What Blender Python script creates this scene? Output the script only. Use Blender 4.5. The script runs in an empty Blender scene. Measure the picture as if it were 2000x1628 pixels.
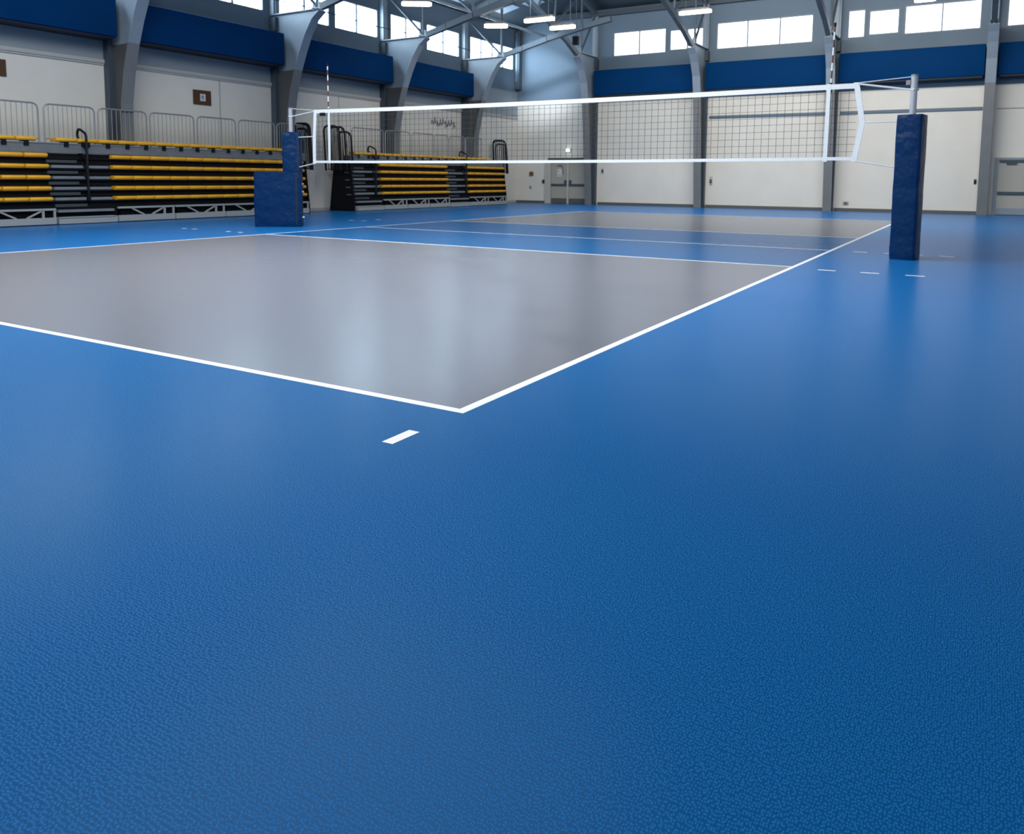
import bpy, bmesh, math, random
from mathutils import Vector, Matrix
random.seed(4)
SC = bpy.context.scene
COL = SC.collection
PI = math.pi

# ------------------------------------------------------------------ materials
def mat(name, col, rough=0.5, metal=0.0, spec=0.5, noise=0.0, nscale=20.0, bump=0.0, bscale=60.0, emit=None, estr=0.0):
    m = bpy.data.materials.new(name)
    m.use_nodes = True
    nt = m.node_tree
    b = nt.nodes['Principled BSDF']
    b.inputs['Base Color'].default_value = (*col, 1)
    b.inputs['Roughness'].default_value = rough
    b.inputs['Metallic'].default_value = metal
    b.inputs['Specular IOR Level'].default_value = spec
    if emit:
        b.inputs['Emission Color'].default_value = (*emit, 1)
        b.inputs['Emission Strength'].default_value = estr
    if noise or bump:
        tc = nt.nodes.new('ShaderNodeTexCoord')
    if noise:
        n = nt.nodes.new('ShaderNodeTexNoise')
        n.inputs['Scale'].default_value = nscale
        n.inputs['Detail'].default_value = 4
        nt.links.new(tc.outputs['Object'], n.inputs['Vector'])
        r = nt.nodes.new('ShaderNodeValToRGB')
        r.color_ramp.elements[0].position = 0.3
        r.color_ramp.elements[1].position = 0.7
        r.color_ramp.elements[0].color = (*[c * (1 - noise) for c in col], 1)
        r.color_ramp.elements[1].color = (*[min(1, c * (1 + noise)) for c in col], 1)
        nt.links.new(n.outputs['Fac'], r.inputs['Fac'])
        nt.links.new(r.outputs['Color'], b.inputs['Base Color'])
    if bump:
        n2 = nt.nodes.new('ShaderNodeTexNoise')
        n2.inputs['Scale'].default_value = bscale
        nt.links.new(tc.outputs['Object'], n2.inputs['Vector'])
        bp = nt.nodes.new('ShaderNodeBump')
        bp.inputs['Strength'].default_value = bump
        bp.inputs['Distance'].default_value = 0.05
        nt.links.new(n2.outputs['Fac'], bp.inputs['Height'])
        nt.links.new(bp.outputs['Normal'], b.inputs['Normal'])
    return m

def floor_mat(name, col, rough, spec, glint, bumpstr=0.25, ior=1.3):
    """sports vinyl: tiny embossed grains running along the court"""
    m = mat(name, col, rough, 0, spec)
    nt = m.node_tree
    b = nt.nodes['Principled BSDF']
    b.inputs['IOR'].default_value = ior
    b.inputs['Specular Tint'].default_value = (.55, .78, 1, 1)
    tc = nt.nodes.new('ShaderNodeTexCoord')
    mp = nt.nodes.new('ShaderNodeMapping')
    mp.inputs['Scale'].default_value = (205, 118, 1)
    mp.inputs['Rotation'].default_value = (0, 0, 0.0)
    nt.links.new(tc.outputs['Object'], mp.inputs['Vector'])
    v = nt.nodes.new('ShaderNodeTexVoronoi')
    v.voronoi_dimensions = '2D'
    v.inputs['Scale'].default_value = 1.0
    v.inputs['Randomness'].default_value = 0.62
    nt.links.new(mp.outputs['Vector'], v.inputs['Vector'])
    r = nt.nodes.new('ShaderNodeValToRGB')
    r.color_ramp.elements[0].position = 0.10
    r.color_ramp.elements[1].position = 0.36
    r.color_ramp.elements[0].color = (1, 1, 1, 1)
    r.color_ramp.elements[1].color = (0, 0, 0, 1)
    nt.links.new(v.outputs['Distance'], r.inputs['Fac'])
    # large soft wear variation
    n = nt.nodes.new('ShaderNodeTexNoise')
    n.inputs['Scale'].default_value = 0.35
    n.inputs['Detail'].default_value = 2
    nt.links.new(tc.outputs['Object'], n.inputs['Vector'])
    sx = nt.nodes.new('ShaderNodeSeparateXYZ'); nt.links.new(tc.outputs['Object'], sx.inputs[0])
    fd = nt.nodes.new('ShaderNodeMapRange'); fd.inputs['From Min'].default_value = 0.5; fd.inputs['From Max'].default_value = 4.5
    fd.inputs['To Min'].default_value = 1; fd.inputs['To Max'].default_value = 0.0
    nt.links.new(sx.outputs['Y'], fd.inputs['Value'])
    fm = nt.nodes.new('ShaderNodeMix'); fm.data_type = 'FLOAT'
    nt.links.new(fd.outputs['Result'], fm.inputs[0]); fm.inputs[2].default_value = 0.35
    nt.links.new(r.outputs['Color'], fm.inputs[3])
    base = nt.nodes.new('ShaderNodeMixRGB')  # glints on the grains painted into the base colour as light dots
    base.inputs[1].default_value = (*[c * (1 - glint) for c in col], 1)
    base.inputs[2].default_value = (*[min(1, c * (1 + glint * 1.6) + 0.02 * glint) for c in col], 1)
    nt.links.new(fm.outputs[0], base.inputs[0])
    nt.links.new(base.outputs['Color'], b.inputs['Base Color'])
    mr = nt.nodes.new('ShaderNodeMapRange')
    mr.inputs['To Min'].default_value = rough - 0.04
    mr.inputs['To Max'].default_value = rough + 0.05
    nt.links.new(n.outputs['Fac'], mr.inputs['Value'])
    bp = nt.nodes.new('ShaderNodeBump')
    bp.inputs['Strength'].default_value = bumpstr
    bp.inputs['Distance'].default_value = 0.0012
    nt.links.new(fm.outputs[0], bp.inputs['Height'])
    nt.links.new(bp.outputs['Normal'], b.inputs['Normal'])
    return m

M = {}
M['blue'] = floor_mat('floor_blue_vinyl', (0.008, 0.155, 0.45), 0.27, 0.12, 0.34, 0.30, 1.26)
M['midblue'] = floor_mat('floor_front_zone_blue', (0.002, 0.115, 0.33), 0.27, 0.20, 0.12, 0.05, 1.3)
M['grey'] = floor_mat('floor_grey_vinyl', (0.185, 0.193, 0.228), 0.26, 0.5, 0.05, 0.03, 1.5)
M['line'] = mat('floor_white_line', (0.98, 0.98, 0.96), 0.45)
M['cream'] = mat('wall_cream_panel', (0.73, 0.695, 0.62), 0.55, noise=0.03, nscale=1.5)
M['upper'] = mat('wall_grey_blue', (0.12, 0.175, 0.23), 0.6, noise=0.04, nscale=1.0)
M['under'] = mat('wall_grey_strip', (0.26, 0.30, 0.33), 0.6, noise=0.03, nscale=1.0)
M['rail_l'] = mat('rail_pale', (0.45, 0.44, 0.41), 0.5)
M['rail_d'] = mat('rail_dark_blue', (0.09, 0.14, 0.19), 0.45)
M['kick'] = mat('dark_skirting', (0.10, 0.10, 0.09), 0.6)
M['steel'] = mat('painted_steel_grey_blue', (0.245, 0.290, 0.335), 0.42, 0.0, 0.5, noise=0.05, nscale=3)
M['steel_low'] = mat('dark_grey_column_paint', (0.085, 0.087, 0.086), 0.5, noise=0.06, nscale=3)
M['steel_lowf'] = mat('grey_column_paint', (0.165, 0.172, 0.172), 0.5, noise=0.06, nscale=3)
M['steel_roof'] = mat('roof_steel', (0.065, 0.09, 0.115), 0.5)
M['steel_d'] = mat('dark_steel', (0.05, 0.07, 0.09), 0.5)
M['roof'] = mat('roof_deck_dark_blue', (0.030, 0.048, 0.065), 0.6, noise=0.1, nscale=2)
M['navy'] = mat('blue_padded_panel', (0.0, 0.036, 0.128), 0.7, 0, 0.06, noise=0.06, nscale=1.2)
M['pad'] = mat('blue_vinyl_padding', (0.0, 0.024, 0.090), 0.38, 0, 0.22, bump=0.7, bscale=4.5)
M['pad_seam'] = mat('dark_pad_seam', (0.004, 0.010, 0.022), 0.6)
M['yellow'] = mat('yellow_plastic_seat', (0.85, 0.42, 0.02), 0.45, noise=0.05, nscale=8)
M['black'] = mat('black_powder_coat', (0.004, 0.0045, 0.006), 0.6, 0, 0.25)
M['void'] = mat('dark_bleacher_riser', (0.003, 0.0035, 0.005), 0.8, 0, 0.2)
M['tread'] = mat('grey_aluminium_tread', (0.20, 0.22, 0.24), 0.5, 0.0, noise=0.08, nscale=6)
M['tread_d'] = mat('dark_grey_tread', (0.045, 0.055, 0.06), 0.6)
M['deck'] = mat('grey_deck_board', (0.15, 0.16, 0.165), 0.6, noise=0.1, nscale=5)
M['galv'] = mat('galvanised_rail', (0.30, 0.31, 0.32), 0.4, 0.3)
M['truss'] = mat('grey_painted_truss', (0.34, 0.36, 0.36), 0.5)
M['white'] = mat('white_tape', (0.80, 0.82, 0.82), 0.6, noise=0.04, nscale=30)
M['cord'] = mat('white_cord', (0.70, 0.72, 0.72), 0.6)
M['net'] = mat('dark_net_string', (0.035, 0.035, 0.037), 0.8)
M['alu'] = mat('silver_pole', (0.55, 0.56, 0.60), 0.32, 0.35)
M['redband'] = mat('red_brown_band', (0.13, 0.035, 0.020), 0.5)
M['brown'] = mat('brown_sign_board', (0.075, 0.030, 0.008), 0.6)
M['paper'] = mat('white_paper', (0.62, 0.63, 0.65), 0.7)
M['ink'] = mat('grey_ink', (0.10, 0.10, 0.11), 0.7)
M['frame'] = mat('window_frame_grey', (0.16, 0.20, 0.24), 0.5)
M['pane'] = mat('bright_frosted_glass', (0.9, 0.95, 1.0), 0.3, emit=(0.62, 0.82, 1.0), estr=15.0)
M['pane_far'] = mat('bright_frosted_glass_far', (0.9, 0.95, 1.0), 0.3, emit=(0.86, 0.94, 1.0), estr=2.4)
M['pane_dim'] = mat('overcast_frosted_glass', (0.6, 0.7, 0.8), 0.3, emit=(0.7, 0.85, 1.0), estr=0.5)
M['led'] = mat('lit_diffuser', (1, 1, 0.95), 0.4, emit=(1.0, 0.96, 0.88), estr=9.0)
M['lamp_body'] = mat('lamp_housing', (0.10, 0.09, 0.08), 0.5)
M['door'] = mat('cream_door_leaf', (0.40, 0.385, 0.335), 0.5)
M['door_f'] = mat('pale_door_frame', (0.50, 0.485, 0.42), 0.5)
M['alarm'] = mat('rust_orange_cover', (0.16, 0.07, 0.015), 0.5)
M['glow'] = mat('lit_emergency_lens', (0.9, 0.95, 1), 0.3, emit=(0.85, 0.95, 1.0), estr=5)
M['sky'] = mat('skylight_sheet', (0.35, 0.45, 0.55), 0.4, emit=(0.45, 0.62, 0.85), estr=0.16)

# ------------------------------------------------------------------ mesh builder
class MB:
    def __init__(s):
        s.v = []; s.f = []; s.m = []
    def add(s, vs, fs, mi=0):
        o = len(s.v)
        s.v += [tuple(p) for p in vs]
        s.f += [tuple(i + o for i in f) for f in fs]
        s.m += [mi] * len(fs)
        return s
    def box(s, x0, x1, y0, y1, z0, z1, mi=0):
        vs = [(x0,y0,z0),(x1,y0,z0),(x1,y1,z0),(x0,y1,z0),(x0,y0,z1),(x1,y0,z1),(x1,y1,z1),(x0,y1,z1)]
        fs = [(0,3,2,1),(4,5,6,7),(0,1,5,4),(1,2,6,5),(2,3,7,6),(3,0,4,7)]
        return s.add(vs, fs, mi)
    def prism(s, pts, a0, a1, axis, mi=0):
        """polygon pts (2D) extruded along axis from a0 to a1; axis y: pts=(x,z); x: pts=(y,z); z: pts=(x,y)"""
        def P(p, a):
            return (p[0], a, p[1]) if axis == 'y' else (a, p[0], p[1]) if axis == 'x' else (p[0], p[1], a)
        n = len(pts)
        vs = [P(p, a0) for p in pts] + [P(p, a1) for p in pts]
        fs = [tuple(range(n)), tuple(range(2*n-1, n-1, -1))]
        fs += [(i, i+n, (i+1) % n + n, (i+1) % n) for i in range(n)]
        return s.add(vs, fs, mi)
    def bar(s, p, q, w, h=None, up=(0,0,1), mi=0):
        h = h or w
        p, q = Vector(p), Vector(q); d = (q-p).normalized()
        side = d.cross(Vector(up))
        if side.length < 1e-4: side = d.cross(Vector((1,0,0)))
        side.normalize(); u = side.cross(d)
        vs = []
        for c in (p, q):
            for a, b in ((-1,-1),(1,-1),(1,1),(-1,1)):
                vs.append(c + side*a*w/2 + u*b*h/2)
        return s.add(vs, [(0,3,2,1),(4,5,6,7),(0,1,5,4),(1,2,6,5),(2,3,7,6),(3,0,4,7)], mi)
    def tube(s, pts, r, n=8, closed=False, mi=0):
        pts = [Vector(p) for p in pts]; k = len(pts); vs = []; fs = []
        prev = None
        for i, p in enumerate(pts):
            a = pts[(i-1) % k] if (closed or i > 0) else p
            b = pts[(i+1) % k] if (closed or i < k-1) else p
            d = (b-a).normalized()
            if prev is None:
                ref = Vector((0,0,1)) if abs(d.z) < 0.9 else Vector((1,0,0))
                s1 = d.cross(ref).normalized()
            else:
                s1 = (prev - d*prev.dot(d))
                s1 = s1.normalized() if s1.length > 1e-6 else d.orthogonal().normalized()
            prev = s1; s2 = d.cross(s1)
            for j in range(n):
                t = 2*PI*j/n
                vs.append(p + s1*math.cos(t)*r + s2*math.sin(t)*r)
        for i in range(k if closed else k-1):
            for j in range(n):
                a = i*n+j; b = i*n+(j+1) % n; c = ((i+1) % k)*n+(j+1) % n; d = ((i+1) % k)*n+j
                fs.append((a, b, c, d))
        if not closed:
            fs.append(tuple(range(n-1, -1, -1))); fs.append(tuple((k-1)*n+j for j in range(n)))
        return s.add(vs, fs, mi)
    def build(s, name, mats, parent=None, smooth=False, bevel=0.0, bseg=2):
        me = bpy.data.meshes.new(name)
        me.from_pydata(s.v, [], s.f)
        if not isinstance(mats, (list, tuple)): mats = [mats]
        for m in mats: me.materials.append(m)
        me.polygons.foreach_set('material_index', s.m)
        bm = bmesh.new(); bm.from_mesh(me)
        bmesh.ops.recalc_face_normals(bm, faces=bm.faces)
        if bevel:
            bmesh.ops.bevel(bm, geom=[e for e in bm.edges if len(e.link_faces) == 2 and e.calc_face_angle(0) > 0.6],
                            offset=bevel, segments=bseg, affect='EDGES', profile=0.5)
        bm.to_mesh(me); bm.free()
        if smooth or bevel:
            me.polygons.foreach_set('use_smooth', [True]*len(me.polygons))
            try: me.set_sharp_from_angle(angle=math.radians(40))
            except Exception: pass
        me.update()
        o = bpy.data.objects.new(name, me); COL.objects.link(o)
        if parent: o.parent = parent
        return o

def tag(o, label, cat, group=None):
    o['label'] = label; o['category'] = cat
    if group: o['group'] = group
    return o
def struct(o):
    o['kind'] = 'structure'
    return o
def empty(name, loc=(0,0,0), rz=0):
    o = bpy.data.objects.new(name, None); COL.objects.link(o)
    o.location = loc; o.rotation_euler = (0,0,rz); o.empty_display_size = 0.2
    return o
def copy_obj(o, parent, loc=None):
    c = o.copy(); COL.objects.link(c); c.parent = parent
    if loc is not None: c.location = loc
    return c

# ------------------------------------------------------------------ dimensions
XL, XR, YF, YN = -15.3, 9.0, 26.3, -9.0
Y1, Y2, Y3, Y4 = 6.93, 9.57, 12.57, 19.77          # attack line, centre, attack line, far end line

# ------------------------------------------------------------------ floor with painted court
rects = []   # (x0,x1,y0,y1,mat index) later ones win; 0 blue 1 midblue 2 grey 3 line
rects.append((-9, 0, 0, Y4, 2))
rects.append((-9, 0, Y1, Y3, 1))
for y in (Y1, Y2, Y3): rects.append((-9, 0, y-.025, y+.025, 3))
rects += [(-9,0,0,.05,3), (-9,0,Y4-.05,Y4,3), (-9,-8.95,0,Y4,3), (-.05,0,0,Y4,3)]
rects.append((-.055, -.003, -.47, -.30, 3))
for x in (.275, .725, 1.175): rects.append((x, x+.19, 6.74, 6.80, 3))
for x in (.275, .68, .985, 1.375): rects.append((x, x+.185, 9.50, 9.56, 3))
for x in (-9.73, -10.05): rects.append((x, x+.10, 6.95, 7.02, 3))
for x in (-11.15, -11.45): rects.append((x, x+.15, 7.05, 7.10, 3))
for x in (-10.62, -11.0): rects.append((x, x+.15, 11.25, 11.31, 3))
for x in (-10.7,): rects.append((x, x+.15, 11.85, 11.91, 3))
xs = sorted({XL, XR} | {r[0] for r in rects} | {r[1] for r in rects})
ys = sorted({YN, YF} | {r[2] for r in rects} | {r[3] for r in rects})
fb = MB(); nx = len(xs)
fb.v = [(x, y, 0.0) for y in ys for x in xs]
for j in range(len(ys)-1):
    for i in range(nx-1):
        cx, cy = (xs[i]+xs[i+1])/2, (ys[j]+ys[j+1])/2; mi = 0
        for r in rects:
            if r[0] < cx < r[1] and r[2] < cy < r[3]: mi = r[4]
        fb.f.append((j*nx+i, j*nx+i+1, (j+1)*nx+i+1, (j+1)*nx+i)); fb.m.append(mi)
fl = struct(fb.build('floor', [M['blue'], M['midblue'], M['grey'], M['line']]))

# ------------------------------------------------------------------ walls with window holes
def wall(name, plane, a0, a1, z1, bands, holes, mats):
    """plane ('x',v) or ('y',v). bands: (z0,z1,mat) ; holes (a0,a1,z0,z1)"""
    A = sorted({a0, a1} | {h[0] for h in holes} | {h[1] for h in holes})
    Z = sorted({0, z1} | {b[0] for b in bands} | {h[2] for h in holes} | {h[3] for h in holes})
    mb = MB(); n = len(A)
    for z in Z:
        for a in A:
            mb.v.append((plane[1], a, z) if plane[0] == 'x' else (a, plane[1], z))
    for j in range(len(Z)-1):
        for i in range(n-1):
            ca, cz = (A[i]+A[i+1])/2, (Z[j]+Z[j+1])/2
            if any(h[0] < ca < h[1] and h[2] < cz < h[3] for h in holes): continue
            mi = 0
            for b in bands:
                if b[0] <= cz < b[1]: mi = b[2]
            mb.f.append((j*n+i, j*n+i+1, (j+1)*n+i+1, (j+1)*n+i)); mb.m.append(mi)
    return struct(mb.build(name, mats))

WM = [M['cream'], M['under'], M['upper']]
left_w = [(3.40,5.40,2),(5.58,7.80,2),(8.45,10.42,2),(10.62,12.70,2),(13.20,15.22,2),(15.42,17.42,2),(18.03,19.70,2),(20.0,22.02,2),(22.72,25.95,4)]
LZ0, LZ1 = 5.46, 6.39
far_w = [(-10.97,-8.80,2,5.76,6.70),(-8.68,-7.30,2,5.82,6.60),(-6.90,-3.54,3,5.73,6.70),(-2.46,-1.90,1,5.76,6.70),(-1.81,-.88,1,5.81,6.63),(-.75,1.43,2,5.75,6.68),(2.09,4.2,2,5.75,6.68),(4.6,6.8,2,5.75,6.68)]
near_w = [(-13.5,-10.5,3,5.75,6.68),(-9,-6,3,5.75,6.68),(-4.5,-1.5,3,5.75,6.68),(0,3,3,5.75,6.68),(4.5,7.5,3,5.75,6.68)]
right_w = [(-7+i*4.9,-3.2+i*4.9,4) for i in range(6)]
wl = wall('wall_left', ('x', XL), YN, YF, 7.15, [(3.55,4.6,1),(4.6,9,2)], [(w[0],w[1],LZ0,LZ1) for w in left_w], WM)
wf = wall('wall_far', ('y', YF), XL, XR, 7.6, [(4.02,9,2)], [(w[0],w[1],w[3],w[4]) for w in far_w], WM)
wn = wall('wall_near', ('y', YN), XL, XR, 7.6, [(4.02,9,2)], [(w[0],w[1],w[3],w[4]) for w in near_w], WM)
wr = wall('wall_right', ('x', XR), YN, YF, 7.15, [(4.02,9,2)], [(w[0],w[1],LZ0,LZ1) for w in right_w], WM)

wcount = [0]
def window(axis, v, outd, a0, a1, n, z0, z1):
    """window set in the hole; outd = +-1 direction to the outside"""
    wcount[0] += 1
    t = .045
    hm = .030 if axis == 'x' else .020
    fr = MB(); pn = MB()
    def bx(mb, a, b, c, d, d0, d1):
        lo, hi = sorted((v + outd*d0, v + outd*d1))
        if axis == 'x': mb.box(lo, hi, a, b, c, d)
        else: mb.box(a, b, lo, hi, c, d)
    bx(fr, a0, a0+t, z0, z1, -.01, .12); bx(fr, a1-t, a1, z0, z1, -.01, .12)
    bx(fr, a0+t, a1-t, z0, z0+t, -.01, .12); bx(fr, a0+t, a1-t, z1-t, z1, -.01, .12)
    for k in range(1, n):
        a = a0 + (a1-a0)*k/n
        bx(fr, a-hm, a+hm, z0+t, z1-t, 0, .11)
    root = struct(fr.build('window_%d' % wcount[0], M['frame']))
    for k in range(n):
        p = MB(); b0 = a0+(a1-a0)*k/n; b1 = a0+(a1-a0)*(k+1)/n
        bx(p, b0 + (t if k == 0 else hm), b1 - (t if k == n-1 else hm), z0+t, z1-t, .05, .07)
        p.build('window_pane', M['pane'] if v == XL else M['pane_far'] if v == YF else M['pane_dim'], root)
for w in left_w: window('x', XL, -1, w[0], w[1], w[2], LZ0, LZ1)
for w in far_w: window('y', YF, 1, *w)
for w in near_w: window('y', YN, -1, *w)
for w in right_w: window('x', XR, 1, w[0], w[1], w[2], LZ0, LZ1)

# ------------------------------------------------------------------ roof (hipped)
XM = (XL+XR)/2; ZR = 7.15+.24*(XM-XL); dY = (ZR-7.6)/.3
rb = MB()
eL = XL+1.875; eR = XR-1.875
rb.add([(XL,YN,7.15),(XL,YF,7.15),(eL,YF,7.6),(XM,YF-dY,ZR),(XM,YN+dY,ZR),(eL,YN,7.6)], [(0,1,2,3,4,5)])
rb.add([(XR,YN,7.15),(XR,YF,7.15),(eR,YF,7.6),(XM,YF-dY,ZR),(XM,YN+dY,ZR),(eR,YN,7.6)], [(0,1,2,3,4,5)])
rb.add([(eL,YF,7.6),(eR,YF,7.6),(XM,YF-dY,ZR)], [(0,1,2)])
rb.add([(eL,YN,7.6),(eR,YN,7.6),(XM,YN+dY,ZR)], [(0,1,2)])
ceil = struct(rb.build('ceiling', M['roof']))
pb = MB()
for d in (2.7, 4.6, 6.6):
    z = 7.15+.24*d-.07
    pb.bar((XL+d, -3, z), (XL+d, YF-.6-d*.5, z), .10, .14)
pb.build('purlin', M['steel_d'], ceil)
pb = MB(); pb.tube([(-13.5, 3, 6.62), (-13.5, 25.6, 6.62)], .05, 10)
pb.build('eaves_tube', M['steel'], ceil)
pb = MB()
pb.box(-14.6, 6.8, 26.12, 26.28, 7.34, 7.54)
pb.build('eaves_beam', M['steel_d'], ceil)
pb = MB()
for d in (1.2, 2.4, 3.6): pb.bar((eL+d*1.2, YF-d, 7.6+.3*d-.08), (eR-d*1.2, YF-d, 7.6+.3*d-.08), .10, .14)
pb.build('purlin', M['steel_d'], ceil)
for (y0, y1, d0, d1) in ((23.0, 23.9, .75, 1.5), (23.6, 24.35, 1.75, 2.35), (20.2, 21.2, .55, 1.3)):
    z = lambda d: 7.15+.24*d-.02
    sb = MB(); sb.add([(XL+d0,y0,z(d0)),(XL+d1,y0,z(d1)),(XL+d1,y1,z(d1)),(XL+d0,y1,z(d0))], [(0,1,2,3)])
    sb.build('skylight_sheet', M['sky'], ceil)

# ------------------------------------------------------------------ trims on the walls
YC = [3.45, 8.16, 13.0, 17.6, 22.26]     # left arches
XC = [-11.68, -7.25, -2.75, 1.77]        # far arches
tn = [0]
def trim(mb, m):
    tn[0] += 1
    return struct(mb.build('trim_%d' % tn[0], m))
for i in range(5):
    y0 = YC[i]+.12; y1 = YC[i+1]-.12 if i < 4 else 26.28
    t = MB(); t.box(XL+.002, XL+.05, y0, y1, 3.50, 3.58); t.box(XL+.002, XL+.03, y0, y1, 3.46, 3.50); trim(t, M['rail_l'])
t = MB(); t.box(XL+.002, XL+.014, 11.15, 11.18, .10, 3.46); trim(t, M['rail_l'])
t = MB(); t.box(XL+.002, XL+.014, 15.55, 15.57, .10, 3.46); trim(t, M['rail_l'])
for x0, x1 in ((-7.05,-2.95),(-2.55,1.60)):
    t = MB(); t.box(x0, x1, 26.24, 26.298, 3.27, 3.36); trim(t, M['rail_d'])
t = MB(); t.box(2.0, 8.9, 26.27, 26.298, 3.28, 3.31); trim(t, M['rail_l'])
b = MB()
for x0, x1 in ((-15.28,-13.9),(-11.5,-7.4),(-7.1,-2.9),(-2.6,1.62),(3.05,8.98)): b.box(x0, x1, 26.25, 26.298, 0, .10)
struct(b.build('baseboard_far', M['kick']))
b = MB(); b.box(XL+.002, XL+.03, -8.9, 26.2, 0, .09); struct(b.build('baseboard_left', M['rail_l']))

# ------------------------------------------------------------------ steel arches
LEFT_CURVE = [(.58,0),(.60,1.6),(.62,2.6),(.76,3.3),(.94,3.9),(1.13,4.37),(1.34,4.80),(1.60,5.18),(1.86,5.37)]
LEFT_RAFT = [(1.86,5.37),(2.6,5.55),(3.6,5.80),(5.0,6.09),(6.0,6.26)]
FAR_CURVE = [(.50,0),(.66,1.6),(.76,2.6),(.93,4.0),(1.08,4.7),(1.33,5.15),(1.55,5.42),(1.75,5.60)]
FAR_RAFT = [(1.75,5.60),(2.5,5.93),(3.6,6.30),(4.8,6.66),(6.0,7.0)]
def flange(r, pts, nm, mm):
    f = MB(); vs = []; fs = []
    for i, (d, z) in enumerate(pts):
        a = pts[max(0, i-1)]; c = pts[min(len(pts)-1, i+1)]
        tx, tz = c[0]-a[0], c[1]-a[1]; L = math.hypot(tx, tz); nx_, nz_ = tz/L, -tx/L
        for k in (0, .028):
            for yy in (-.14, .14): vs.append((d+nx_*k, yy, z+nz_*k))
    for i in range(len(pts)-1):
        a = i*4; c = a+4
        fs += [(a,a+1,c+1,c),(a+2,c+2,c+3,a+3),(a,c,c+2,a+2),(a+1,a+3,c+3,c+1)]
    e = (len(pts)-1)*4
    fs += [(0,2,3,1),(e,e+1,e+3,e+2)]
    f.add(vs, fs); f.build(nm, mm, r)
def arch(loc, rz, curve, raft, ztop, node, zroof, slope, label, group, long=True):
    r = empty('steel_arch', loc, rz); tag(r, label, 'steel arch', group)
    w = MB()
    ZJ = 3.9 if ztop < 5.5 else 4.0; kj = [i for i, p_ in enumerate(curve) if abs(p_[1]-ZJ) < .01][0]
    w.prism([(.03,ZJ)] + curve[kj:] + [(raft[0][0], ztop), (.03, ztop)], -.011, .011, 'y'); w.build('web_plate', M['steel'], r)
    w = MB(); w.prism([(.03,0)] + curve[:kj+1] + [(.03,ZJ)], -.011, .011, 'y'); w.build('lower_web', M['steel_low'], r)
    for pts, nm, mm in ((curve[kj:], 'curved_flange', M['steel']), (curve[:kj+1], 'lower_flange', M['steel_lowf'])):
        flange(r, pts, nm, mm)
    t = MB(); t.box(.03, node[0]+.08, -.10, .10, ztop, ztop+.03); t.build('top_plate', M['steel'], r)
    p = MB()
    p.box(.012, .20, -.12, .12, 0, ztop-.5); p.build('wall_flange', M['steel_d'], r)
    p = MB(); p.box(.012, .17, -.11, .11, ztop+.03, zroof-.12); p.box(.17, .20, -.05, .05, ztop+.03, zroof-.12); p.build('upper_post', M['steel'], r)
    p = MB(); p.box(.012, .24, -.13, .13, ztop-.42, ztop-.06); p.build('post_bracket', M['steel_d'], r)
    q = MB()
    for i in range(len(raft)-1):
        a, c = raft[i], raft[i+1]
        q.bar((a[0], 0, a[1]+.10), (c[0]+.02, 0, c[1]+.10), .15, .17)
    q.build('rafter', M['steel_roof'], r)
    g = MB(); g.prism([(node[0]-.16,node[1]-.10),(node[0]+.22,node[1]-.06),(node[0]+.20,node[1]+.16),(node[0]+.02,node[1]+.24),(node[0]-.16,node[1]+.16)], -.022, .022, 'y')
    g.build('gusset_plate', M['steel'], r)
    top = lambda d: zroof + slope*d - .20
    br = [((node[0], node[1]+.08), (.16, top(.16)-.05)), ((node[0], node[1]+.08), (node[0]+.0, top(node[0])))]
    if long: br += [((raft[2][0], raft[2][1]+.16), (node[0]+.15, top(node[0]+.15))), ((raft[2][0], raft[2][1]+.16), (raft[2][0]-.25, top(raft[2][0]-.25))),
           ((raft[3][0], raft[3][1]+.16), (raft[2][0]+.05, top(raft[2][0]+.05)))]
    for a, c in br:
        k = MB(); k.tube([(a[0],0,a[1]),(c[0],0,c[1])], .042, 8); k.build('brace', M['steel_roof'], r, smooth=True)
    k = MB()
    e = 6.0 if long else 3.4
    k.bar((.17,0,top(.17)), (e,0,top(e)), .13, .15); k.build('top_chord', M['steel_roof'], r)
    return r
lab_l = ['grey steel arch at the near end of the left wall beside the camera', 'nearest grey steel arch of the left wall, behind the first yellow bleacher aisle',
         'second grey steel arch of the left wall, behind the left net post', 'third grey steel arch of the left wall, behind the left half of the net',
         'fourth and farthest grey steel arch of the left wall, next to the hall corner']
for i, y in enumerate(YC):
    if i == 0: continue          # stands wholly outside the photo
    arch((XL,y,0), 0, LEFT_CURVE, LEFT_RAFT, 5.40, (1.70,5.40), 7.15, .24, lab_l[i], 'steel arches of the left wall', long=(i < 4))
lab_f = ['grey steel arch on the far wall just right of the double door', 'second grey steel arch on the far wall, seen through the middle of the net',
         'third grey steel arch on the far wall, behind the right net antenna', 'grey steel arch on the far wall right of the blue right net post']
for i, x in enumerate(XC):
    arch((x,YF,0), -PI/2, FAR_CURVE, FAR_RAFT, 5.76, (1.38,5.76), 7.6, .3, lab_f[i], 'steel arches of the far wall')
# corner downpipe
cp = empty('corner_post', (XL+.121, YF-.16, 0)); tag(cp, 'dark slim post standing in the far left corner of the hall', 'post')
c_ = MB(); c_.box(-.12,.12,-.12,.12,4.7,7.1); c_.build('post_shaft', M['steel_d'], cp)
c_ = MB(); c_.box(-.05,.05,-.145,-.12,5.0,7.0); c_.build('pale_pipe', M['rail_d'], cp)
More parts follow.
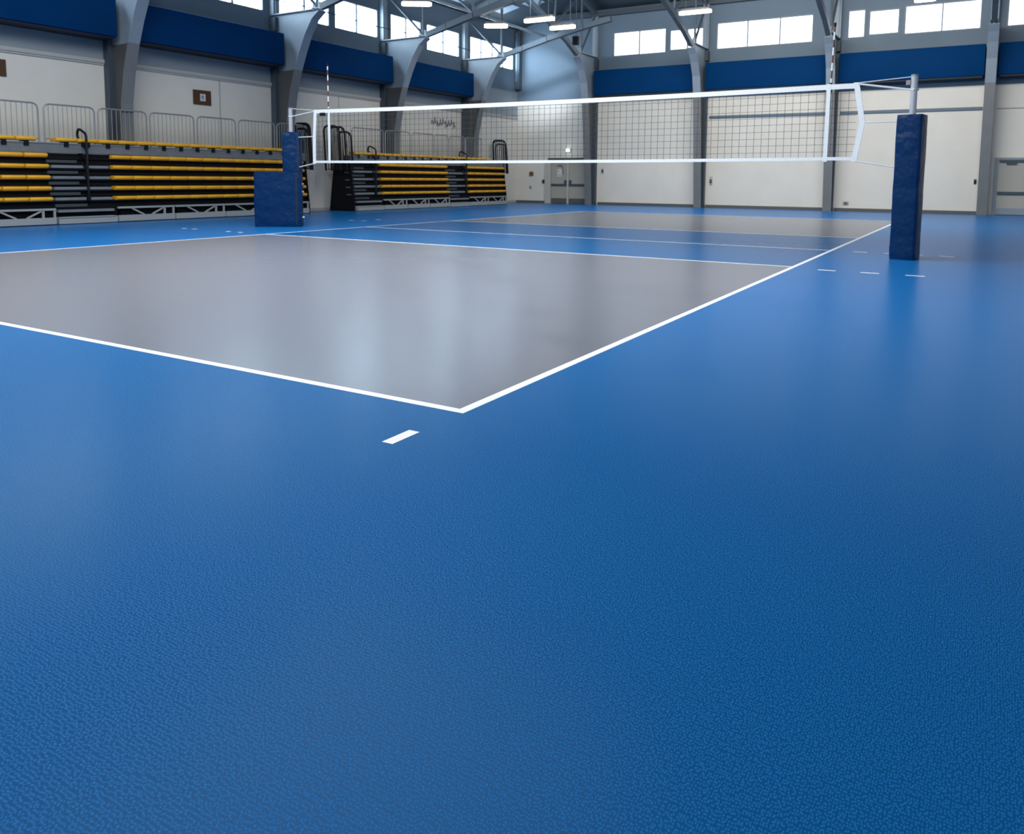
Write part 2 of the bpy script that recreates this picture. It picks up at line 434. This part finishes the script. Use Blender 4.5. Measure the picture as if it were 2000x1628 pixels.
# tie rod along the left arches
for i, lb in enumerate(('nearest thin dark tie rod of the left wall, at the top photo edge', 'thin dark tie rod between the first and second left arches',
        'thin dark tie rod between the second and third left arches, in front of windows', 'thin dark tie rod between the third and fourth left arches, in front of windows')):
    if i == 0: continue
    y0, y1 = YC[i]+.03, YC[i+1]-.03
    t = MB(); t.tube([(0,0,0),(0,(y1-y0)*.5,-.05),(0,y1-y0,0)], .014, 6)
    o = t.build('tie_rod', M['steel_d'], smooth=True); o.location = (-13.62, y0, 5.42); tag(o, lb, 'tie rod', 'tie rods between the left arches')

# ------------------------------------------------------------------ blue boxed panels
def padded(name, x0, x1, y0, y1, z0, z1, label, axis):
    r = empty(name, ((x0+x1)/2, (y0+y1)/2, z0)); tag(r, label, 'wall panel', 'blue boxed panels high on the walls')
    cx, cy = (x0+x1)/2, (y0+y1)/2
    m = MB(); m.box(x0-cx, x1-cx, y0-cy, y1-cy, .03, z1-z0); m.build('blue_cover', M['navy'], r, bevel=.035)
    m = MB(); m.box(x0-cx+.05, x1-cx-.05, y0-cy+.05, y1-cy-.05, 0, .03); m.build('underside_rail', M['pad_seam'], r)
ll = ['blue boxed panel on the left wall nearest the camera, cut by the photo edge', 'blue boxed panel on the left wall above the brown sign with white paper',
      'blue boxed panel on the left wall behind the tip of the left antenna', 'last blue boxed panel on the left wall, nearest the hall corner']
for i in range(4):
    padded('wall_panel', XL+.003, -14.70, YC[i]+.16, YC[i+1]-.13, 3.99, 4.87, ll[i], 'x')
fx = [(-11.52,-7.42),(-7.09,-2.90),(-2.58,1.60),(1.94,6.4)]
lf = ['blue boxed panel on the far wall right of the double door', 'blue boxed panel on the far wall below the window of three panes',
      'blue boxed panel on the far wall above the right end of the net', 'blue boxed panel on the far wall at the right photo edge above the door']
for i in range(4):
    padded('wall_panel', fx[i][0], fx[i][1], 25.70, YF-.003, 4.22, 5.21, lf[i], 'y')

# ------------------------------------------------------------------ doors and small fittings on the far wall
d1 = MB()
d1.box(-13.90,-13.62,26.23,26.297,0,1.72); d1.box(-12.04,-11.92,26.23,26.297,0,1.72)
d1.box(-13.62,-12.04,26.23,26.297,1.66,1.72); d1.box(-12.86,-12.79,26.21,26.297,0,1.66)
D1 = struct(d1.build('door_1', M['door_f']))
hd = MB(); hd.box(-13.72,-11.98,26.14,26.229,1.73,1.86); hd.build('dark_door_header', M['steel_d'], D1)
for (x0, x1) in ((-13.60,-12.87),(-12.78,-12.05)):
    l = MB(); l.box(x0, x1, 26.255, 26.297, .01, 1.655); lo = l.build('door_leaf', M['door'], D1)
    k = MB(); k.box(x0+.01, x1-.01, 26.24, 26.254, .02, .22); k.build('kick_plate', M['kick'], lo)
    h = MB(); h.box(x0+.02, x1-.02, 26.19, 26.254, .74, .81); h.build('push_bar', M['steel_d'], lo)
    hx = x1-.07 if x0 < -13 else x0+.07
    h = MB(); h.box(hx-.04, hx+.04, 26.20, 26.254, .83, .96); h.build('door_lock', M['steel_d'], lo)
l = MB(); l.box(-13.32,-13.12,26.24,26.254,1.10,1.42); l.box(-13.30,-13.24,26.235,26.24,1.3,1.38,1); l.box(-13.27,-13.15,26.235,26.24,1.14,1.2,1)
l.build('pale_notice', [M['paper'], M['door_f']], D1)
c_ = MB(); c_.box(-13.30,-13.10,26.20,26.254,1.54,1.60); c_.bar((-13.08,26.22,1.57),(-13.02,26.22,1.22),.03); c_.build('door_closer', M['galv'], D1)
d2 = MB()
d2.box(2.03,2.13,26.23,26.297,0,1.78); d2.box(2.95,3.05,26.23,26.297,0,1.78); d2.box(2.13,2.95,26.23,26.297,1.71,1.78)
D2 = struct(d2.build('door_2', M['steel']))
l = MB(); l.box(2.14,2.94,26.255,26.297,.01,1.705); lo = l.build('door_leaf', M['door'], D2)
h = MB(); h.box(2.15,2.93,26.19,26.254,.65,.73); h.build('push_bar', M['steel_d'], lo)
h = MB(); h.box(2.15,2.93,26.243,26.254,.02,.22); h.build('kick_plate', M['steel'], lo)
h = MB(); h.box(2.16,2.92,26.20,26.254,1.64,1.70); h.box(2.35,2.62,26.20,26.254,1.57,1.63); h.build('door_closer', M['steel_d'], lo)
def fitting(name, label, cat, x, z, parts):
    r = empty(name, (x, YF, z)); tag(r, label, cat)
    for nm, m, (w, h, d0, d1_) in parts:
        b_ = MB(); b_.box(-w/2, w/2, -d1_, -d0, -h/2, h/2); b_.build(nm, m, r, bevel=min(w,h)*.2)
fitting('alarm_bell', 'rust coloured round alarm bell on the cream wall left of the double door', 'alarm bell', -14.55, 1.22, [('bell_back', M['kick'], (.14,.16,.0,.03)), ('bell_cover', M['alarm'], (.17,.18,.03,.10))])
fitting('call_button', 'small pale button box low on the wall below the alarm bell', 'button', -14.60, .66, [('button_plate', M['rail_l'], (.10,.14,.0,.03)), ('button_cap', M['kick'], (.04,.05,.03,.06))])
fitting('wall_socket', 'small dark square socket on the cream wall close to the double door', 'socket', -13.98, .90, [('socket_plate', M['kick'], (.12,.17,.0,.05)), ('socket_face', M['black'], (.07,.08,.05,.07))])
fitting('panel_latch', 'small grey latch on the cream wall right beside the first far arch', 'latch', -11.30, 1.34, [('latch_plate', M['paper'], (.14,.26,.0,.02)), ('latch_knob', M['steel_d'], (.07,.14,.02,.07))])
fitting('panel_latch', 'small dark latch on the cream wall right beside the second far arch', 'latch', -6.92, .98, [('latch_plate', M['rail_l'], (.10,.32,.0,.02)), ('latch_knob', M['steel_d'], (.08,.13,.02,.07))])
fitting('panel_latch', 'small dark latch on the cream wall right of the blue right net post', 'latch', 1.54, 1.03, [('latch_plate', M['steel_d'], (.07,.16,.0,.03)), ('latch_knob', M['black'], (.05,.09,.03,.07))])
fitting('floor_socket', 'small grey outlet just above the skirting between net end and right post', 'socket', -2.23, .27, [('outlet_plate', M['rail_l'], (.18,.13,.0,.03)), ('outlet_face', M['steel_d'], (.10,.06,.03,.05))])
fitting('emergency_light', 'small glowing emergency light above the double door', 'emergency light', -12.85, 2.17, [('light_base', M['rail_l'], (.26,.16,.0,.05)), ('light_lens', M['glow'], (.15,.13,.05,.11))])

# signs on the left wall
def sign(y0, y1, z0, z1, label):
    r = empty('wall_sign', (XL, (y0+y1)/2, (z0+z1)/2)); tag(r, label, 'sign')
    w, h = (y1-y0)/2, (z1-z0)/2
    m = MB(); m.box(.003,.03,-w,w,-h,h); m.build('brown_board', M['brown'], r)
    m = MB(); m.box(.03,.034,-.07,.09,-.09,.09); s_ = m.build('white_sheet', M['paper'], r)
    m = MB(); m.box(.034,.036,.0,.025,-.05,.05); m.bar((.035,-.03,-.01),(.035,.0,.05),.012,.012); m.build('sheet_print', M['ink'], s_)
sign(10.36,10.88,2.80,3.16, 'brown square sign with a white sheet on the left wall between the first two arches')
sign(5.45,5.95,2.98,3.31, 'brown square sign at the left photo edge on the wall above the bleachers')
g = MB()
random.seed(3)
for k in range(9):
    y = 20.25+k*.17; z = 3.0+.05*math.sin(k*2.1)
    h = .08+.07*abs(math.sin(k*1.7))
    g.tube([(XL+.012,y,z-h),(XL+.012,y+.05,z+h),(XL+.012,y+.10,z-h*.6),(XL+.012,y+.17,z+.02)], .013, 5)
tag(g.build('wall_scrawl', M['ink'], smooth=True), 'dark illegible handwritten scrawl on the left wall between third and fourth arch', 'lettering')

# ------------------------------------------------------------------ bleachers
XB = -14.20      # front plane
ROWZ = [.52,.735,.955,1.178,1.395]
def seat_mesh(L):
    m = MB()
    prof = [(-.17,-.036),(.0,-.044),(.055,-.036),(.078,-.004),(.072,.028),(.035,.044),(-.17,.040)]
    m.prism(prof, .016, L-.016, 'y')
    return m
def bleacher(y0, y1, banks, aisles, topseg, label, endl, endr, guards, zt=0.0):
    r = empty('bleacher', (XB, y0, 0)); tag(r, label, 'bleacher', 'retracted bleachers along the left wall')
    def X(v): return v-XB
    def Y(v): return v-y0
    # dark riser stack
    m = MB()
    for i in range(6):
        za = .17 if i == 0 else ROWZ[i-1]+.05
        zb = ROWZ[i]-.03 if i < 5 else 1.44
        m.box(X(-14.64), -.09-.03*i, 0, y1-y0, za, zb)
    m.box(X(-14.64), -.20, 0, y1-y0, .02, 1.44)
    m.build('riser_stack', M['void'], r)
    # row decks
    for i, z in enumerate(ROWZ):
        m = MB(); m.box(X(-14.6), -.035-.03*i, 0, y1-y0, z-.062, z-.036); m.build('row_deck', M['black'], r)
    m = MB(); m.box(X(-14.64), -.16, 0, y1-y0, 1.455, 1.635); m.build('top_deck_fascia', M['deck'], r)
    m = MB(); m.box(X(-14.65), -.145, 0, y1-y0, 1.635, 1.655); m.build('top_deck_edge', M['tread'], r)
    # seats
    first = None
    def put_seat(L, x, y, z):
        nonlocal first
        if first is None or abs(first[1]-L) > .004:
            o = seat_mesh(L).build('seat', M['yellow'], r, bevel=.008); first = (o, L); o.location = (x, y, z)
        else: copy_obj(first[0], r, (x, y, z))
    for (a, b_, n) in banks:
        L = (b_-a)/n
        for i, z in enumerate(ROWZ):
            for k in range(n): put_seat(L, -.03*i-.045, Y(a+k*L), z)
    br = MB()
    for (a, b_, n) in topseg:
        L = (b_-a)/n
        for k in range(n):
            put_seat(L, -.19, Y(a+k*L), 1.715)
            br.box(-.30, -.128, Y(a+(k+.5)*L)-.045, Y(a+(k+.5)*L)+.045, 1.585, 1.685)
    br.build('seat_bracket', M['black'], r)
    # aisles
    for (a, b_, hr) in aisles:
        for i, z in enumerate(ROWZ[:4]):
            m = MB(); m.box(-.20, -.04-.03*i, Y(a+.02), Y(b_-.02), z-.028, z+.028); m.build('aisle_tread', M['tread'], r)
            m = MB(); m.box(-.24, -.085-.03*i, Y(a-.06), Y(a+.45*(b_-a)), z+.075, z+.135); m.build('half_step', M['tread_d'], r)
        m = MB(); m.box(-.20, -.07, Y(a+.02), Y(a+.55*(b_-a)), .355, .415); m.build('half_step', M['tread_d'], r)
        m = MB(); m.box(-.12, .01, Y(a+.04), Y(b_-.02), .25, .30); m.build('aisle_tread', M['tread'], r)
        m = MB(); m.box(-.12, .03, Y(a+.03), Y(b_+.04), .015, .135); m.box(-.12, .045, Y(a+.05), Y(b_), .135, .155); m.build('front_step', M['truss'], r)
        h = MB(); y = Y(hr)
        def loop(zt_, zb, dx0):
            h.tube([(.005+dx0,y,zb),(.005+dx0,y,zt_-.14),(-.03+dx0,y,zt_-.085),(-.20+dx0,y,zt_-.005),(-.26+dx0,y,zt_),(-.30+dx0,y,zt_-.05),
                    (-.31+dx0,y,zt_-.13),(-.26+dx0,y,zt_-.22),(-.12+dx0,y,zt_-.29),(-.005+dx0,y,zt_-.34)], .026, 8)
        loop(1.955, .50, 0); loop(1.66, 1.0, -.005); 
        h.tube([(-.28,y,1.45),(-.26,y,1.52),(-.10,y,1.38),(0,y,1.28)], .022, 6)
        h.tube([(-.20,y,1.20),(-.17,y,1.27),(0,y,1.06)], .022, 6)
        h.tube([(-.16,y,1.0),(-.12,y,1.06),(0,y,.86)], .024, 6)
        h.box(-.03,.03,y-.03,y+.03,.48,.60)
        h.build('handrail', M['black'], r, smooth=True)
    # front kick truss
    t = MB(); ta, tb = 0, y1-y0
    spans = []; cur = y0
    for (a, b_, hr) in sorted(aisles):
        if a-cur > .3: spans.append((cur, a))
        cur = b_+.06
    if y1-cur > .3: spans.append((cur, y1))
    for (a, b_) in spans:
        n = max(1, round((b_-a)/1.35)); L = (b_-a)/n
        for k in range(n):
            t = MB(); p0, p1 = Y(a+k*L)+.015, Y(a+(k+1)*L)-.015
            t.box(-.05, .02, p0, p1, .02, .15); t.box(-.04, .01, p0, p1, .295, .335)
            for yy in (p0+.02, p1-.02, p0+.3*L*0+ .02): t.box(-.03,.0,yy-.02,yy+.02,.15,.295)
            t.bar((-.015,p0+.22*L,.30),(-.015,p0+.44*L,.15),.03); t.bar((-.015,p1-.18*L,.30),(-.015,p1-.40*L,.15),.03)
            t.box(-.03,.0,p1-.19*L,p1-.16*L,.15,.295)
            t.build('kick_truss', M['truss'], r)
            c2 = MB(); c2.box(-.06,.0,p0,p1,.0,.02); c2.build('truss_foot', M['black'], r)
    # end panels (full depth) with nested black end rails
    for (side, yy) in (('l', endl), ('r', endr)):
        if yy is None: continue
        m = MB(); s = 1 if side == 'l' else -1
        m.prism([(X(-15.2),.0),(-.02,.0),(-.02,.25),(-.16,1.44),(X(-15.0),1.5)], Y(yy)-.02, Y(yy)+.02, 'y'); m.build('end_panel', M['void'], r)
        m = MB()
        for i, z in enumerate(ROWZ[:4]): m.box(-.42-.03*i+.12, -.12-.03*i, Y(yy)-.028, Y(yy)+.028, z-.04, z-.015)
        m.build('panel_slot', M['deck'], r)
        for k, (xa, xb, zt_) in enumerate(((X(-15.08),X(-14.52),2.50),(X(-14.98),X(-14.42),2.47),(X(-14.78),X(-14.30),2.33))):
            e = MB(); yk = Y(yy)-s*(.34-.14*k)
            lean = .10
            e.tube([(xb+lean,yk,1.20),(xb+.02,yk,zt_-.14),(xb-.03,yk,zt_-.04),(xb-.13,yk,zt_),(xa+.1,yk,zt_+.01),(xa+.03,yk,zt_-.03),(xa,yk,zt_-.12),(xa+lean*.6,yk,1.20)], .030, 8)
            for j in range(1, 6):
                x = xa+(xb-xa)*j/6
                e.tube([(x,yk,zt_-.005),(x+lean*.8,yk,1.22)], .011, 6)
            for x, zz in ((xa+.12, 1.24), (xb+.05, 1.24)): e.tube([(x,yk,zz),(x,Y(yy),zz)], .012, 6)
            e.build('end_rail', M['black'], r, smooth=True)
    # galvanised guard rails on the top deck
    for (a, b_) in guards:
        e = MB(); x = X(-14.615); zt_ = 2.44+zt; p0, p1 = Y(a), Y(b_)
        e.tube([(x,p0,1.655),(x,p0,zt_-.10),(x,p0+.03,zt_-.03),(x,p0+.10,zt_),(x,p1-.10,zt_),(x,p1-.03,zt_-.03),(x,p1,zt_-.10),(x,p1,1.655)], .017, 8)
        e.tube([(x,p0,1.74),(x,p1,1.74)], .012, 6)
        n = 11
        for j in range(1, n):
            y = p0+(p1-p0)*j/n
            e.tube([(x,y,1.74),(x,y,zt_)], .0075, 5)
        e.build('guard_rail', M['galv'], r, smooth=True)
    return r
def gsc(v): return -2.745+(v+2.745)*.972
bleacher(3.4, 13.17, [(4.27,6.17,4),(7.50,13.10,12)], [(6.22,7.47,6.90)], [(3.5,5.98,6),(6.34,13.08,15)],
         'nearer retracted bleacher with yellow seats along the left wall, left of the net post', None, 13.205,
         [(gsc(a),gsc(b_)) for a, b_ in ((4.55,5.62),(5.68,6.44),(6.55,7.64),(7.74,8.90),(9.01,10.20),(10.30,11.46),(11.58,12.78))][:0] +
         [(gsc(5.28),gsc(6.43)),(gsc(6.55),gsc(7.645)),(gsc(7.73),gsc(8.91)),(gsc(9.0),gsc(10.2)),(gsc(10.3),gsc(11.47)),(gsc(11.57),gsc(12.79)),(gsc(12.88),gsc(13.9))])
bleacher(15.05, 23.7, [(16.30,19.88,8),(21.12,23.68,5)], [(15.10,16.27,15.98),(19.90,21.08,20.90)], [(15.15,22.8,17)],
         'farther retracted bleacher with yellow seats seen through and below the net', 15.03, 23.72,
         [(gsc(a),gsc(b_)) for a, b_ in ((15.9,17.39),(17.5,18.78),(18.89,20.09),(20.18,21.02),(21.1,22.1),(22.15,23.24))], zt=.06)

# ------------------------------------------------------------------ volleyball net, posts, antennas
YNET = 8.76
xl, xr = -9.55, .33
def ztop(x):
    t = (x+9.2)/9.2
    return 2.305 + .012*(1-t) - .035*4*max(0,t)*max(0,1-t)*.9
def zbot(x):
    t = (x+9.2)/9.2
    return 1.283 + .006*t - .018*4*max(0,t)*max(0,1-t)
netr = empty('volleyball_net', (0, YNET, 0)); tag(netr, 'black mesh volleyball net with white tapes hung between the two blue padded posts', 'volleyball net')
N = 60
xsn = [xl+(xr-xl)*i/N for i in range(N+1)]
def tape(name, f0, f1, th=.006):
    m = MB()
    for i in range(N):
        a, b_ = xsn[i], xsn[i+1]
        vs = [(a,-th,f0(a)),(b_,-th,f0(b_)),(b_,-th,f1(b_)),(a,-th,f1(a)),(a,th,f0(a)),(b_,th,f0(b_)),(b_,th,f1(b_)),(a,th,f1(a))]
        m.add(vs, [(0,1,2,3),(7,6,5,4),(0,4,5,1),(3,2,6,7)] + ([(0,3,7,4)] if i == 0 else []) + ([(1,5,6,2)] if i == N-1 else []))
    return m.build(name, M['white'], netr)
tape('top_tape', lambda x: ztop(x)-.068, ztop)
tape('bottom_tape', zbot, lambda x: zbot(x)+.045)
m = MB(); tn_ = .0042
nv = int(round((xr-xl)/.103))
for i in range(1, nv):
    x = xl+(xr-xl)*i/nv
    m.bar((x,0,zbot(x)+.03),(x,0,ztop(x)-.05), tn_)
for k in range(1, 10):
    for i in range(N):
        a, b_ = xsn[i], xsn[i+1]; q = k/10
        m.bar((a,0,zbot(a)+.02+(ztop(a)-.05-zbot(a))*q),(b_,0,zbot(b_)+.02+(ztop(b_)-.05-zbot(b_))*q), tn_)
m.build('net_mesh', M['net'], netr)
def sidetape(name, pts, w):
    m = MB()
    for i in range(len(pts)-1):
        (a, za), (b_, zb) = pts[i], pts[i+1]
        m.add([(a-w,-.008,za),(a+w,-.008,za),(b_+w,-.008,zb),(b_-w,-.008,zb),(a-w,.008,za),(a+w,.008,za),(b_+w,.008,zb),(b_-w,.008,zb)],
              [(0,1,2,3),(7,6,5,4),(0,4,5,1),(3,2,6,7),(1,5,6,2),(0,3,7,4)])
    return m.build(name, M['white'], netr)
sidetape('end_tape', [(.31,2.315),(.405,1.79),(.325,1.275)], .035)
sidetape('end_tape', [(-9.53,2.32),(-9.565,1.80),(-9.575,1.265)], .035)
sidetape('side_band', [(-.035,2.312),(-.035,1.80),(-.04,1.272)], .026)
sidetape('side_band', [(-9.17,2.315),(-9.165,1.80),(-9.17,1.278)], .026)
def cord(pts, r=.008):
    m = MB(); m.tube(pts, r, 6); m.build('tension_cord', M['cord'], netr, smooth=True)
PRX, PLX, PLY = 1.0, -10.235, 8.78
cord([(.33,0,2.295),(PRX-.045,0,2.19),(PRX,-.045,2.188),(PRX+.045,0,2.188),(PRX,.045,2.188)], .014)
cord([(.33,.01,2.31),(PRX-.02,.0,2.352)], .006)
cord([(.41,0,1.785),(PRX-.165,0,1.788)], .009)
cord([(.34,0,1.28),(.6,0,1.235),(PRX-.165,0,1.195)], .010)
cord([(-9.55,0,2.29),(PLX+.045,.02,2.215),(PLX,-.03,2.212),(PLX-.045,.02,2.212)], .012)
cord([(-9.55,.01,2.31),(PLX+.02,.02,2.368)], .006)
cord([(-9.58,0,1.80),(-10.0,0,1.795)], .010)
cord([(-9.58,0,1.275),(-9.8,0,1.235),(-9.99,0,1.205)], .011)
k = MB(); k.box(-.06,.06,-.02,.02,-.03,.03)
k2 = k.build('tape_buckle', M['black'], netr); k2.location = (-9.33,-.012,2.225)

def antenna(x, z0, z1, lean, label):
    r = empty('net_antenna', (x, YNET+.022, z0)); tag(r, label, 'antenna', 'striped antennas on the volleyball net')
    H = z1-z0; n = int(round(H/.10))
    for k in range(n):
        a, b_ = k*H/n, (k+1)*H/n
        tgt = MB(); tgt.tube([(lean*a,0,a),(lean*b_,0,b_)], .011, 8)
        tgt.build('white_band' if k % 2 == 0 else 'dark_red_band', M['white'] if k % 2 == 0 else M['redband'], r, smooth=True)
    c3 = MB(); 
    c3.box(lean*.98-.018, lean*.98+.018, -.012, .012, .93, 1.06); c3.build('antenna_clip', M['black'], r)
    c3 = MB(); c3.tube([(lean*(H-.03),0,H-.03),(lean*(H+.02),0,H+.02)], .016, 8); c3.build('dark_tip', M['black'], r)
antenna(-.036, 1.27, 3.10, .022, 'striped antenna on the right end of the net, in front of the third far arch')
antenna(-9.195, 1.27, 3.17, -.008, 'striped antenna on the left end of the net, in front of a blue wall panel')

# right post
pr = empty('net_post', (PRX, YNET, 0)); tag(pr, 'right net post, silver pole wrapped in one tall square blue pad', 'net post', 'padded volleyball net posts')
m = MB(); m.tube([(0,0,0),(0,0,2.36)], .041, 20); m.build('pole', M['alu'], pr, smooth=True)
m = MB(); m.tube([(0,0,2.355),(0,0,2.378)], .044, 20); m.build('pole_cap', M['galv'], pr, smooth=True)
m = MB(); m.box(-.085,-.045,-.02,.02,2.25,2.31); m.bar((-.09,0,2.31),(-.09,0,2.25),.015); m.build('pulley_hook', M['galv'], pr)
def pad_mesh(w, d, z0, z1, seed, nz=26, rnd=.035):
    """tall soft pad: rounded square section, slightly creased"""
    rr = random.Random(seed); m = MB(); sec = []
    for cx, cy, a0 in ((w/2-rnd,d/2-rnd,0),(-w/2+rnd,d/2-rnd,90),(-w/2+rnd,-d/2+rnd,180),(w/2-rnd,-d/2+rnd,270)):
        for j in range(4):
            t = math.radians(a0+30*j); sec.append((cx+rnd*math.cos(t), cy+rnd*math.sin(t)))
    n = len(sec); vs = []
    for k in range(nz+1):
        z = z0+(z1-z0)*k/nz
        e = 1.0 - (.02 if k in (0, nz) else 0)
        for (x, y) in sec:
            q = 1 + .010*math.sin(9*z+seed+4*x) + .006*rr.uniform(-1,1)
            vs.append((x*e*q, y*e*q, z))
    fs = [tuple(range(n-1,-1,-1)), tuple(nz*n+j for j in range(n))]
    for k in range(nz):
        for j in range(n): fs.append((k*n+j, k*n+(j+1)%n, (k+1)*n+(j+1)%n, (k+1)*n+j))
    m.add(vs, fs); return m
pd = pad_mesh(.31, .31, 0.0, 1.865, 1).build('post_padding', M['pad'], pr, smooth=True); pd.rotation_euler = (0,0,math.radians(-9))
# left post with weighted base
th = math.atan2(.525, .655)
pl = empty('net_post', (PLX, PLY, 0)); tag(pl, 'left net post, blue pad on top of a wide blue padded base box', 'net post', 'padded volleyball net posts')
m = MB(); m.tube([(0,0,0),(0,0,2.37)], .041, 20); m.build('pole', M['alu'], pl, smooth=True)
m = MB(); m.tube([(0,0,2.365),(0,0,2.388)], .044, 20); m.build('pole_cap', M['galv'], pl, smooth=True)
pd = pad_mesh(.37, .28, 1.10, 1.90, 2, nz=14).build('post_padding', M['pad'], pl, smooth=True); pd.rotation_euler = (0,0,th); pd.location = (.01,.02,0)
m = MB()
bs = pad_mesh(.92, .36, 0, 1.10, 5, nz=16, rnd=.03).build('base_padding', M['pad'], pl, smooth=True)
bs.rotation_euler = (0,0,th); bs.location = (-.285*math.cos(th)+.01, -.285*math.sin(th)+.02, 0)
m = MB()
m.box(.355,.385,-.186,-.178,.04,1.07); sm = m.build('velcro_seam', M['pad_seam'], bs)
m = MB(); m.box(.110,.140,-.146,-.138,1.12,1.87); m.build('velcro_seam', M['pad_seam'], pd)
m = MB(); m.tube([(.46,.03,.18),(.50,.03,.18)], .03, 10); m.tube([(.46,.05,.70),(.49,.05,.70)], .025, 10); m.tube([(.46,.05,.86),(.49,.05,.86)], .02, 10)
m.build('silver_fitting', M['alu'], bs, smooth=True)

# ------------------------------------------------------------------ ceiling lamps
def zroof(x, y): return min(7.15+.24*(x-XL), 7.6+.3*(YF-y))
def lamp(x, y, z, L, rz, label, w=.20):
    r = empty('ceiling_light', (x, y, z), rz); tag(r, label, 'ceiling light', 'lit lamps hanging under the roof')
    pts = []
    for j in range(13): t = -PI/2+PI*j/12; pts.append((L/2-w/2+w/2*math.cos(t), w/2*math.sin(t)))
    for j in range(13): t = PI/2+PI*j/12; pts.append((-L/2+w/2+w/2*math.cos(t), w/2*math.sin(t)))
    m = MB(); m.prism(pts, -.05, .03, 'z'); m.build('lit_diffuser', M['led'], r, smooth=False)
    m = MB(); m.prism([(a*.9, b_*.85) for a, b_ in pts], .031, .10, 'z'); m.build('lamp_housing', M['lamp_body'], r)
    h = zroof(x, y)-z
    for s in (-.3, .3):
        q = MB(); q.tube([(s*L,0,.10),(s*L,0,h-.01)], .008, 6); q.build('hanger_rod', M['steel_d'], r)
cw = lambda a, b_: ((a[0]+b_[0])/2, (a[1]+b_[1])/2, (a[2]+b_[2])/2)
lamp(-6.22, 21.75, 6.20, 1.02, math.radians(2), 'bright long lamp below the roof in front of the second far arch')
lamp(-10.10, 18.78, 5.82, 1.02, math.radians(2), 'long lamp under the roof, upper one of the pair near the hall corner')
lamp(-9.84, 19.82, 5.74, .86, math.radians(4), 'long lamp under the roof, lower right one of the pair near the hall corner')
lamp(-11.35, 18.3, 5.67, .72, math.radians(28), 'short oval lamp under the roof in front of the fourth left arch', w=.26)
lamp(-12.2, 15.45, 5.88, .84, math.radians(33), 'oval lamp under the roof near the third left arch at the photo top', w=.24)
lamp(.03, 23.3, 6.21, .55, math.radians(0), 'lamp at the top photo edge above the right window pair', w=.2)

# hanging dark box of unknown use in the roof corner
bxr = empty('hanging_box', (-11.05, 23.2, 5.78)); tag(bxr, 'dark box hanging under the roof trusses near the hall corner', 'hanging_box')
m = MB(); m.box(-.10,.10,-.10,.10,0,.30); m.build('box_shell', M['black'], bxr, bevel=.015)
m = MB(); m.tube([(0,0,.30),(0,0,zroof(-11.05,23.2)-5.78-.01)], .012, 6); m.build('hanger_rod', M['steel_d'], bxr)

# ------------------------------------------------------------------ light
def area(name, loc, rot, sx, sy, power, col):
    l = bpy.data.lights.new(name, 'AREA'); l.shape = 'RECTANGLE'; l.size = sx; l.size_y = sy; l.energy = power; l.color = col
    o = bpy.data.objects.new(name, l); COL.objects.link(o); o.location = loc; o.rotation_euler = rot
    return o
HL = area('hall_fill_light', (-5.2, 2.6, 7.9), (0,0,0), 6.5, 11, 1200, (0.97,0.98,1.0))  # unseen overhead panel added to brighten the floor and left wall
HL.data.spread = math.radians(155)
area('far_wall_fill', (-3.0, 16.5, 7.7), (math.radians(52),0,0), 12, 1.6, 1000, (1.0,0.97,0.92))  # added fill aimed at the far wall, no fixture hangs there
area('net_side_fill', (-4, .5, 7.3), (math.radians(84),0,0), 13, 1.2, 850, (0.84,0.93,1.0))  # unseen fill added to brighten the net, posts and arch faces
w = bpy.data.worlds.new('World'); SC.world = w; w.use_nodes = True
w.node_tree.nodes['Background'].inputs[0].default_value = (.55,.72,1,1)
w.node_tree.nodes['Background'].inputs[1].default_value = .4
sp = bpy.data.lights.new('corner_fill_spot', 'SPOT'); sp.energy = 6500; sp.spot_size = math.radians(22); sp.spot_blend = 1.0; sp.color = (.78,.88,1.0); sp.shadow_soft_size = .4  # added spot that makes the bright patch on the corner wall
so = bpy.data.objects.new('corner_fill_spot', sp); COL.objects.link(so); so.location = (-9.6, 16.0, 7.2)
so.rotation_euler = (Vector((-14.1, 26.3, 5.0))-Vector(so.location)).to_track_quat('-Z','Y').to_euler()

# ------------------------------------------------------------------ camera
cd = bpy.data.cameras.new('Camera'); cam = bpy.data.objects.new('Camera', cd); COL.objects.link(cam)
f, pit, yaw, rol = 1542.392, -0.1031, -0.5391, 0.0083
fw = Vector((math.sin(yaw)*math.cos(pit), math.cos(yaw)*math.cos(pit), math.sin(pit)))
r0 = Vector((math.cos(yaw), -math.sin(yaw), 0)); u0 = r0.cross(fw)
r1 = math.cos(rol)*r0 + math.sin(rol)*u0; u1 = -math.sin(rol)*r0 + math.cos(rol)*u0
R = Matrix((r1, u1, -fw)).transposed()
cam.matrix_world = Matrix.Translation((1.88224, -2.74453, 1.00918)) @ R.to_4x4()
cd.sensor_fit = 'HORIZONTAL'; cd.sensor_width = 36; cd.lens = f*36/2000
cd.shift_x = 0; cd.shift_y = -(814-508.1)/2000
cd.clip_start = .05; cd.clip_end = 200
cd.dof.use_dof = True; cd.dof.focus_distance = 3.4; cd.dof.aperture_fstop = cd.lens/1000/.0045
SC.camera = cam
SC.view_settings.view_transform = 'Standard'
SC.view_settings.look = 'None'
SC.view_settings.exposure = 0
SC.cycles.use_denoising = True
SC.cycles.max_bounces = 8
SC.cycles.sample_clamp_indirect = 6
